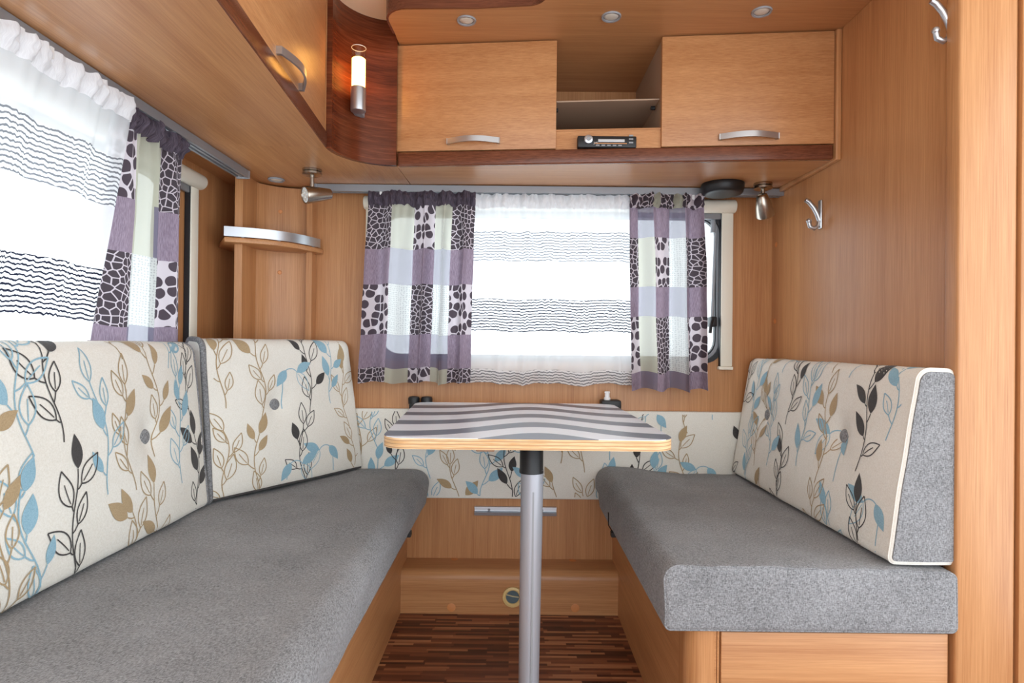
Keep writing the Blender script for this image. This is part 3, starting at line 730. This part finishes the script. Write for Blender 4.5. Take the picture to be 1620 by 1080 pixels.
MB().prism([(x1, F(x1) + 0.010), (x2, F(x2) + 0.010), (x2, F(x2) + 0.026), (x1, F(x1) + 0.026)], ZS - 0.002, zr).build('radio_board', W_X, t)
MB().prism([(x1, F(x1) + 0.007), (x2, F(x2) + 0.007), (x2, F(x2) + 0.028), (x1, F(x1) + 0.028)], zr, zr + 0.004, 0.001).build('board_lip', W_X, t)
zsf = PY(960, 160, F(0.27) + 0.03).z
sh = MB().prism([(x1, F(x1) + 0.03), (x2, F(x2) + 0.03), (x2, YB - 0.008), (x1, YB - 0.008)], zsf, zsf + 0.004).build('niche_shelf', TAUPE, t, label='thin taupe shelf')
for xx in (x1 + 0.004, x2 - 0.008):
    MB().cyl((xx - 0.006, F(xx) + 0.075, zsf - 0.006), (xx + 0.006, F(xx) + 0.075, zsf - 0.006), 0.006).build('shelf_pin', RUBBER, sh, smooth=40)
MB().prism([(x3 + 0.003, F(XE) - 0.006), (XE + 0.02, F(XE) - 0.006), (XE + 0.02, YB), (x3 + 0.003, YB)], ZU1 - 0.002, ZCAN - 0.001, 0.002).build('end_board', W_X, t, smooth=40).data.materials[0] = W_V
# canopy above
c0 = [(-0.343, YB), (-0.343, 1.70)] + [(-0.287 - 0.06 * math.cos(a), 1.635 - 0.06 * math.sin(a)) for a in [math.pi / 2 * k / 6 for k in range(7)]] + [(-0.1, 1.570), (0.0, 1.558)] + [(0.03 + 0.05 * math.sin(a), 1.505 + 0.05 * math.cos(a)) for a in [math.pi / 2 * k / 6 for k in range(7)]] + [(0.10, 1.42), (0.3, 1.40), (XE + 0.02, 1.40), (XE + 0.02, YB)]
t = thing('canopy_panel', (0.27, 1.8, ZCAN), 'beech canopy board with a dark walnut edge above the cabinet doors', 'ceiling panel')
MB().prism(c0, ZCAN, ZCAN + 0.012).build('board', W_X, t)
ed = c0[1:-2] + [(XE + 0.02, 1.40)]
mb = MB(); 
for k in range(len(ed) - 1):
    pass
cen2 = lambda p: (p[0] + 0.0, p[1])
inn = []
for k, p in enumerate(ed):
    a = Vector(ed[max(k - 1, 0)]); b = Vector(ed[min(k + 1, len(ed) - 1)]); d = (b - a).normalized(); inn.append((p[0] + d.y * 0.006, p[1] - d.x * 0.006))
n = len(ed)
vs_ = [(p[0], p[1], z) for z in (ZCAN - 0.001, ZC) for p in ed] + [(p[0], p[1], z) for z in (ZCAN - 0.001, ZC) for p in inn]
fs = []
for k in range(n - 1): fs += [(k, k + 1, n + k + 1, n + k), (2 * n + k, 2 * n + k + 1, 3 * n + k + 1, 3 * n + k), (k, k + 1, 2 * n + k + 1, 2 * n + k), (n + k, n + k + 1, 3 * n + k + 1, 3 * n + k)]
mb.add(vs_, fs); mb.build('edge_band', WAL_X, t, smooth=50, label='dark walnut edge band')
# radio
ca, cb = PY(914, 214, F(0.27)), PY(1007, 241, F(0.3))
yr = F(0.27) + 0.004; xa, xb, za, zb = ca.x, cb.x, ZS + 0.003, ca.z - 0.001
t = thing('car_radio', ((xa + xb) / 2, yr, za), 'black car radio with silver volume knob and display bar', 'radio')
MB().box((xa, yr - 0.006, za), (xb, yr + 0.06, zb), 0.003).build('body', BLACK, t, smooth=40)
kx, kz = xa + 0.030, (za + zb) / 2 + 0.004
k_ = MB().lathe([(0.0135, 0), (0.0135, 0.004), (0.012, 0.010), (0.010, 0.011)], (kx, yr - 0.005, kz), (0, -1, 0), 24).build('volume_knob', ALU, t, smooth=40)
MB().lathe([(0.006, 0), (0.005, 0.002)], (kx, yr - 0.0158, kz), (0, -1, 0), 16).build('knob_cap', GREYP, k_, smooth=40)
MB().box((xa + 0.058, yr - 0.008, zb - 0.018), (xb - 0.034, yr - 0.005, zb - 0.010), 0.001).build('display_bar', ALU, t)
MB().box((xa + 0.048, yr - 0.0075, za + 0.010), (xb - 0.028, yr - 0.005, za + 0.012)).build('slot_line', plain('amber_print', (200, 140, 90), 0.5), t)
for q in range(5): MB().box((xa + 0.052 + q * 0.016, yr - 0.0075, za + 0.004), (xa + 0.062 + q * 0.016, yr - 0.005, za + 0.007)).build('key', GREYP, t)
for q in range(3): MB().box((xb - 0.022, yr - 0.0075, za + 0.012 + q * 0.010), (xb - 0.010, yr - 0.005, za + 0.016 + q * 0.010)).build('key', GREYP, t)
cu = bpy.data.curves.new('brand_print', 'FONT'); cu.body = 'JVC'; cu.size = 0.0075; cu.extrude = 0.0002
fo = bpy.data.objects.new('tmp', cu); COL.objects.link(fo); bpy.context.view_layer.update()
me = bpy.data.meshes.new_from_object(fo.evaluated_get(bpy.context.evaluated_depsgraph_get())); bpy.data.objects.remove(fo)
me.materials.clear(); me.materials.append(WHITE)
bo = bpy.data.objects.new('brand_print', me); COL.objects.link(bo); bo.parent = t; bo.rotation_euler = (math.pi / 2, 0, 0); bo.location = (xa + 0.046 - (xa + xb) / 2, -0.0066, kz - 0.011 - za)

# ------------------------------------------------------------------ wall lamp on the curved panel
lp = PY(567, 140, 1.655); zb_, ztop = PY(567, 176, 1.655).z, PY(567, 76, 1.655).z
t = thing('wall_lamp', (lp.x, 1.67, zb_), 'lit glass tube wall lamp with silver base on the walnut corner', 'wall lamp')
zm = zb_ + 0.066
MB().lathe([(0.0205, 0), (0.021, 0.002), (0.021, 0.064), (0.018, 0.066)], (lp.x, 1.655, zb_), (0, 0, 1), 28).build('base', ALU, t, smooth=40)
MB().box((lp.x - 0.022, 1.655, zb_ + 0.004), (lp.x + 0.004, 1.715, zb_ + 0.060), 0.003).build('bracket', GREYP, t, smooth=40)
MB().lathe([(0.0185, 0), (0.0185, ztop - zm - 0.028), (0.016, ztop - zm - 0.026), (0.001, ztop - zm - 0.026)], (lp.x, 1.655, zm - 0.004), (0, 0, 1), 28).build('frosted_shade', emit('lit_frosted_glass', (255, 176, 78), 4.5, (255, 236, 200)), t, smooth=40)
MB().lathe([(0.0198, 0), (0.0198, ztop - zm), (0.0192, ztop - zm + 0.001), (0.0190, ztop - zm), (0.0190, 0)], (lp.x, 1.655, zm), (0, 0, 1), 28, closed=False).build('glass_tube', GLASS, t, smooth=40)
MB().tube([(lp.x + 0.0195 * math.cos(a), 1.655 + 0.0195 * math.sin(a), ztop) for a in [2 * math.pi * k / 28 for k in range(28)]], 0.0009, 6, close=True).build('glass_rim', plain('glass_rim', (226, 224, 216), 0.1), t, smooth=60)

# ------------------------------------------------------------------ recessed lights, spots, puck
def downlight(p, r, label, grp, nrm=(0, 0, -1)):
    t = thing('recessed_light', p, label, 'light', grp)
    MB().lathe([(r * 0.72, -0.002), (r * 0.76, 0.003), (r * 0.95, 0.004), (r, 0.001), (r, -0.001)], p, nrm, 28, closed=False).build('bezel', GREYP, t, smooth=50)
    MB().lathe([(r * 0.75, -0.001), (r * 0.7, 0.0015), (r * 0.4, 0.003), (0.0005, 0.0035)], p, nrm, 24).build('lens', LENS, t, smooth=60)
for px, py, lb in ((738, 32, 'round recessed canopy light over the cupboard door next to the walnut corner'), (967, 26, 'round recessed canopy light over the open niche'), (1205, 18, 'round recessed canopy light over the cupboard door next to the hook wall')):
    p = PZ(px, py, ZCAN); downlight(Vector((p.x, p.y, ZCAN)), 0.0265, lb, 'canopy lights')
p = PZ(437, 284, 1.4165); downlight(Vector((p.x, p.y, 1.4165)), 0.026, 'round recessed light above the curved corner shelf', None)
def spot(base, end, r, label, fr):
    t = thing('spotlight', base, label, 'spotlight', 'brushed nickel spotlights')
    b = Vector(base); e = Vector(end[0]); d = Vector(end[1]).normalized(); L = end[2]
    MB().lathe([(0.028, 0.0), (0.029, 0.003), (0.029, 0.009), (0.024, 0.011), (0.029, 0.013), (0.029, 0.019), (0.022, 0.022)], b, (0, 0, -1), 28).build('ceiling_rose', NICK, t, smooth=40)
    MB().cyl(b - Vector((0, 0, 0.018)), Vector((b.x, b.y, e.z)), 0.0065).build('stem', NICK, t, smooth=40)
    MB().lathe([(0.011, -L * 0.55), (0.016, -L * 0.5), (r * 0.78, -L * 0.1), (r, L * 0.45), (r * 0.97, L * 0.5), (r * 0.85, L * 0.5), (r * 0.8, L * 0.44)], e, d, 28).build('head', NICK, t, smooth=40)
    lens = MB().lathe([(r * 0.84, L * 0.43), (r * 0.82, L * 0.47), (0.0005, L * 0.475)], e, d, 24).build('lamp_face', WHITE, t, smooth=30)
    u = d.orthogonal().normalized(); v_ = d.cross(u)
    for k in range(7):
        a = 2 * math.pi * k / 6; c = e + d * (L * 0.475) + ((u * math.cos(a) + v_ * math.sin(a)) * r * 0.5 if k < 6 else Vector())
        MB().lathe([(r * 0.19, 0), (r * 0.14, 0.002), (0.0004, 0.0025)], c, d, 10).build('led', LENS, lens, smooth=60)
p = PZ(494, 266, ZU0 - 0.006); b = Vector((p.x, p.y, 1.4165)); q = PY(503, 308, p.y)
spot(b, ((q.x, q.y - 0.003, q.z), (-0.72, -0.66, -0.2), 0.082), 0.027, 'brushed nickel spotlight beside the curved corner shelf', None)
p = PZ(1207, 289, ZU0 - 0.004); b = Vector((p.x, p.y, 1.419)); q = PY(1208, 325, p.y)
spot(b, ((q.x, q.y, q.z), (0.35, 0.45, -0.8), 0.072), 0.030, 'brushed nickel spotlight beside the black round speaker', None)
p = PZ(1143, 290, ZU0 - 0.003)
t = thing('round_speaker', (p.x, p.y, 1.385), 'black round speaker puck fixed under the cabinet by the curtain track', 'speaker')
MB().lathe([(0.066, 0), (0.068, 0.004), (0.068, 0.014), (0.064, 0.030), (0.060, 0.034), (0.050, 0.035)], (p.x, p.y, 1.4195), (0, 0, -1), 36).build('housing', BLACK, t, smooth=40)
MB().lathe([(0.050, 0), (0.046, 0.001), (0.030, -0.002), (0.0005, -0.003)], (p.x, p.y, 1.3858), (0, 0, -1), 30).build('grille', RUBBER, t, smooth=60)
# ------------------------------------------------------------------ coat hooks on the partition
def hook(px, py, label, sc=1.0):
    p = PX(px, py, XR); t = thing('coat_hook', (XR, p.y, p.z - 0.04), label, 'hook', 'double coat hooks')
    y, z = p.y, p.z; f = lambda d, dz, dy=0: (XR - d * sc, y + dy * sc, z + dz * sc)
    MB().box((XR - 0.006, y - 0.009 * sc, z - 0.045 * sc), (XR, y + 0.009 * sc, z + 0.040 * sc), 0.003).build('back_plate', ALU, t, smooth=40)
    MB().tube([f(0.004, -0.02), f(0.012, 0.0), f(0.022, 0.018), f(0.036, 0.034), f(0.046, 0.040)], lambda q: (0.0075 - 0.001 * q) * sc, 10).build('upper_prong', ALU, t, smooth=60)
    MB().tube([f(0.004, -0.015), f(0.008, -0.036), f(0.020, -0.044), f(0.033, -0.038), f(0.036, -0.024)], lambda q: 0.006 * sc, 10).lathe([(0.001, -0.008 * sc), (0.006 * sc, -0.005 * sc), (0.008 * sc, 0), (0.006 * sc, 0.005 * sc), (0.001, 0.008 * sc)], f(0.036, -0.022), (0, 0, 1), 14).build('lower_prong', ALU, t, smooth=60)
hook(1299, 338, 'silver double coat hook on the wall beside the nickel spotlight')
hook(1508, 32, 'silver double coat hook on the wall beside the beech end post', 1.0)

# ------------------------------------------------------------------ corner shelf
ya = 1.878; xb_ = PY(497, 420, 2.06).x
t = thing('corner_shelf', (-0.8, 1.97, 0.87), 'beech curved corner shelf unit with silver gallery rail', 'shelf')
pz0, pz1 = 0.882, 1.423
pp = PY(377, 400, ya)
MB().box((pp.x - 0.013, ya, pz0), (pp.x + 0.012, YB, pz1 - 0.003), 0.001).build('post', W_V, t)
MB().box((xb_ - 0.02, 2.035, pz0), (xb_, YB, pz1 - 0.006), 0.001).build('post', W_V, t)
A0 = Vector((pp.x + 0.004, ya + 0.015)); A1 = Vector((xb_ - 0.016, 2.04))
cx_, cy_ = A1.x, A0.y
ac = [(cx_ - (cx_ - A0.x) * math.cos(a), cy_ + (A1.y - cy_) * math.sin(a)) for a in [math.pi / 2 * k / 14 for k in range(15)]]
ac = [(x - 0.01, y + 0.02) for x, y in ac]
MB().prism(ac + [(p[0] - 0.004, p[1] + 0.006) for p in ac[::-1]], pz0, pz1 - 0.006).build('curved_back', W_V, t, smooth=40)
MB().prism(ac + [(A1.x, A1.y + 0.03), (A0.x, YB), (A0.x, A0.y)], pz0, pz0 + 0.016).build('bottom_board', W_X, t)
s0 = PX(356, 372, XL + 0.006); s1 = PY(508, 398, 2.06)
zsh = PY(430, 381, 1.88).z
front = []
for k in range(13):
    q = k / 12; b = Vector((-0.888, 1.835)).lerp(Vector((s1.x, 2.052)), q); nn = Vector((0.224, -0.235)).normalized(); front.append(b + nn * 0.045 * math.sin(math.pi * q))
fr = [(p.x, p.y) for p in front]
zsh = PY(356, 376, 1.835).z - 0.012
s_ = MB().prism(fr + [(s1.x, YB), (XL, YB), (XL, 1.96)], zsh, zsh + 0.016, 0.003).build('shelf_board', W_X, t, smooth=40)
MB().sweep([(p[0] - 0.003, p[1] + 0.004, zsh + 0.034) for p in fr], (0.030, 0.003), (0, 0, 1)).build('gallery_rail', ALU, s_, smooth=40, label='silver gallery rail')
for k in (2, 6, 11): MB().box((fr[k][0] - 0.012, fr[k][1] + 0.004, zsh + 0.014), (fr[k][0] - 0.004, fr[k][1] + 0.014, zsh + 0.036), 0.001).build('rail_clip', GREYP, s_)
for px, py in ((450, 333), (449, 430)):
    p = PY(px, py, 2.02); MB().lathe([(0.007, 0), (0.005, 0.002)], (ac[9][0] + 0.001, ac[9][1] - 0.001, p.z), (0.5, -0.8, 0), 12).build('screw_cap', CAP, t, smooth=40)

# ------------------------------------------------------------------ curtain tracks
yr0 = 2.022
e0, e1 = PY(503, 300, yr0), PY(1239, 305, yr0)
t = thing('curtain_track', ((e0.x + e1.x) / 2, yr0, 1.41), 'grey aluminium curtain track under the back cabinet', 'curtain track')
def track(prof0, a0, a1, axis, c, s):
    m = MB().prism([(c + s * d, z) for d, z in prof0], a0, a1, 0, axis=axis); return m
pf_ = [(-0.02, 1.4185), (-0.02, 1.398), (-0.013, 1.398), (-0.013, 1.404), (-0.004, 1.404), (-0.004, 1.398), (0.004, 1.398), (0.004, 1.404), (0.013, 1.404), (0.013, 1.396), (0.021, 1.396), (0.021, 1.4185)]
track(pf_, e0.x, e1.x, 'x', yr0 - 0.005, -1).build('profile', RAIL, t)
for x in (e0.x, e1.x): MB().box((x - 0.004, yr0 - 0.028, 1.394), (x + 0.004, yr0 + 0.017, 1.4195), 0.002).build('end_stop', GREYP, t)
xlr = -0.842; y1_ = PX(384, 266, xlr).y
t = thing('curtain_track', (xlr, 0.9, 1.41), 'grey aluminium curtain track under the cabinet above the long sofa', 'curtain track')
track(pf_, 0.1, y1_, 'y', xlr, 1).build('profile', RAIL, t)
MB().box((xlr - 0.02, y1_ - 0.004, 1.394), (xlr + 0.022, y1_ + 0.004, 1.4195), 0.002).build('end_stop', GREYP, t)

# ------------------------------------------------------------------ curtains
def curtain(name, label, cat, mk, a_top, a_bot, z1, z0, folds, amp, mats, cells, nu=160, nv=90, head=0.035, seed=0, uscale=1.0, gap=0.0, headmat=None, grp=None):
    """mk(a,d,z) -> world; a runs along the track, d into the room. cells(u,v_m)->material index"""
    random.seed(seed); t = thing(name, mk((a_top[0] + a_top[1]) / 2, 0, z1), label, cat, grp)
    H = z1 - z0; ph = random.uniform(0, 6)
    jit = [random.uniform(-0.5, 0.5) for _ in range(40)]
    def fold(u, v):
        x = u * folds; w_ = x + 0.22 * math.sin(x * 1.7 + ph) 
        am = amp * (0.45 + 0.55 * min(1, v / (0.35 * H)))
        d = am * math.sin(2 * math.pi * w_ + ph) + 0.25 * am * math.sin(4.6 * math.pi * w_ + 1.3 + v * 2)
        d += 0.006 * math.exp(-v / 0.06) * math.sin(2 * math.pi * folds * 3.1 * u + 2 * ph)
        lat = 0.30 * am * math.cos(2 * math.pi * w_ + ph) + 0.004 * noise.noise(Vector((u * 5, v * 6, seed)))
        return d, lat
    mb = MB(); rows = nv + 1
    for j in range(rows):
        v = H * j / nv; q = j / nv
        for i in range(nu + 1):
            u = i / nu; d, lat = fold(u, v)
            a = (a_top[0] + (a_top[1] - a_top[0]) * u) * (1 - q) + (a_bot[0] + (a_bot[1] - a_bot[0]) * u) * q
            zz = z1 - v - (0.004 * math.sin(u * 17 + ph) + 0.3 * d * 0.3) * q
            mb.uv[len(mb.v)] = (u * uscale, v); mb.v.append(Vector(mk(a + lat, d, zz)))
    for j in range(nv):
        for i in range(nu):
            mb.f.append([j * (nu + 1) + i, j * (nu + 1) + i + 1, (j + 1) * (nu + 1) + i + 1, (j + 1) * (nu + 1) + i]); mb.m.append(cells((i + 0.5) / nu, H * (j + 0.5) / nv))
    mb.build('cloth', mats, t, smooth=180)
    # gathered heading: a puffed, crumpled band standing at the track
    hb = MB(); nh = 14; N = int(nu * 2)
    for j in range(nh + 1):
        q = j / nh; z = z1 + 0.010 - q * (head + 0.012)
        for i in range(N + 1):
            u = i / N; a = a_top[0] + (a_top[1] - a_top[0]) * u; d0, lat = fold(u, 0)
            cr = noise.noise(Vector((u * folds * 5.5 + seed, q * 1.2, seed))) ; cr2 = noise.noise(Vector((u * folds * 14, q * 3.5, seed + 5)))
            puff = math.sin(math.pi * min(1, q * 1.05)) * 0.010
            d = d0 + 0.004 + puff + (0.010 * cr + 0.005 * cr2) * (0.35 + math.sin(math.pi * q))
            hb.uv[len(hb.v)] = (u * uscale, q * head); hb.v.append(Vector(mk(a + lat + 0.004 * cr2, d, z + 0.008 * cr * (1 if q > 0.5 else 0.9))))
    for j in range(nh):
        for i in range(N):
            hb.f.append([j * (N + 1) + i, j * (N + 1) + i + 1, (j + 1) * (N + 1) + i + 1, (j + 1) * (N + 1) + i])
            hb.m.append(0 if headmat else cells((i + 0.5) / N, 0.0))
    hb.build('gathered_heading', [headmat] if headmat else mats, t, smooth=180)
    ng = max(3, int(abs(a_top[1] - a_top[0]) / 0.06)); 
    for k in range(ng):
        a = a_top[0] + (a_top[1] - a_top[0]) * (k + 0.5) / ng; p = mk(a, -0.008, z1 + 0.006)
        MB().box((p[0] - 0.004, p[1] - 0.004, p[2] - 0.012), (p[0] + 0.004, p[1] + 0.004, p[2] + 0.008)).build('glider', WHITE, t)
    return t
# material ids: 0 giraffe 1 pebble 2 mauve 3 beige satin 4 lilac voile 5 dotted satin
def patches(bounds, cols, edges, seqs):
    """bounds: column edges in u; cols: column kind per column; edges: row edges in metres; seqs: kind -> material per row"""
    def f(u, v):
        c = 0
        while c < len(bounds) and u > bounds[c]: c += 1
        r = 0
        while r < len(edges) and v > edges[r]: r += 1
        s = seqs[cols[min(c, len(cols) - 1)]]; return s[min(r, len(s) - 1)]
    return f
yc = 1.994
mkb = lambda a, d, z: (a, yc - d, z)
gx = lambda px, py: PY(px, py, yc).x
zc1 = 1.386
SEQ = {'A': [0, 2, 1, 2, 0], 'C': [1, 2, 0, 2, 1], 'B': [3, 4, 5, 4, 3], 'D': [3, 4, 5, 4, 3]}
curtain('patchwork_curtain', 'wide patchwork print curtain beside the corner shelf at the back window', 'curtain', mkb, (gx(585, 310), gx(754, 310)), (gx(570, 605), gx(746, 605)), zc1, 0.757, 4.2, 0.024, CL,
        patches([.22, .41, .62, .78], 'ABCDA', [.185, .298, .470, .580], SEQ), seed=3, uscale=0.42, headmat=DARKH, grp='patchwork curtains')
SEQR = {'A': [2, 0, 2, 1, 2], 'C': [2, 1, 2, 0, 2], 'B': [4, 3, 4, 3, 4], 'D': [4, 5, 4, 5, 4]}
def headed(f, hd):
    return lambda u, v: hd(u) if v < 0.036 else f(u, v)
curtain('patchwork_curtain', 'narrow patchwork print curtain beside the open window pane and latch', 'curtain', mkb, (gx(997, 312), gx(1112, 312)), (gx(1002, 612), gx(1117, 612)), zc1, 0.742, 3.0, 0.022, CL,
        headed(patches([.12, .30, .55, .74], 'ABCDA', [.135, .300, .400, .585], SEQR), lambda u: 1 if (u < .15 or u > .8) else (3 if .3 < u < .4 or .6 < u < .7 else 0)), seed=8, uscale=0.30, grp='patchwork curtains')
mks = lambda a, d, z: (a, yc + 0.026 - d * 0.8, z)
curtain('sheer_curtain', 'white sheer curtain with wavy dark bands at the window behind the table', 'curtain', mks, (gx(748, 310), gx(1006, 310)), (gx(738, 605), gx(1008, 605)), zc1, 0.755, 5.5, 0.015, [SHEER], lambda u, v: 0, seed=12, uscale=0.75, headmat=SHEERH, grp='sheer curtains')
xc = -0.835
xb2 = -0.952
lx = lambda z: xc + (xb2 - xc) * min(1, max(0, (1.396 - z) / 0.596))
mkl = lambda a, d, z: (lx(z) + d, a, z)
gy = lambda px, py: PX(px, py, xc if py < 400 else xb2 + 0.01).y
SEQL = {'A': [1, 2, 0, 2, 1], 'C': [0, 2, 1, 2, 0], 'B': [3, 3, 5, 4, 4], 'D': [3, 4, 5, 4, 4]}
curtain('patchwork_curtain', 'patchwork print curtain bunched at the window above the long sofa', 'curtain', mkl, (gy(176, 190), gy(293, 240)), (gy(138, 560), gy(297, 560)), zc1, 0.80, 3.0, 0.016, CL,
        patches([.30, .52, .68], 'ABDC', [.175, .290, .465, .575], SEQL), seed=5, uscale=0.42, headmat=DARKH, grp='patchwork curtains')
mkl2 = lambda a, d, z: (lx(z) + 0.030 + d * 0.7, a, z)
curtain('sheer_curtain', 'white sheer curtain with wavy dark bands above the long sofa', 'curtain', mkl2, (0.25, gy(190, 160)), (0.25, PX(146, 540, -0.90).y), zc1, 0.893, 9, 0.013, [SHEER], lambda u, v: 0, nu=260, seed=17, uscale=1.5, headmat=SHEERH, grp='sheer curtains')
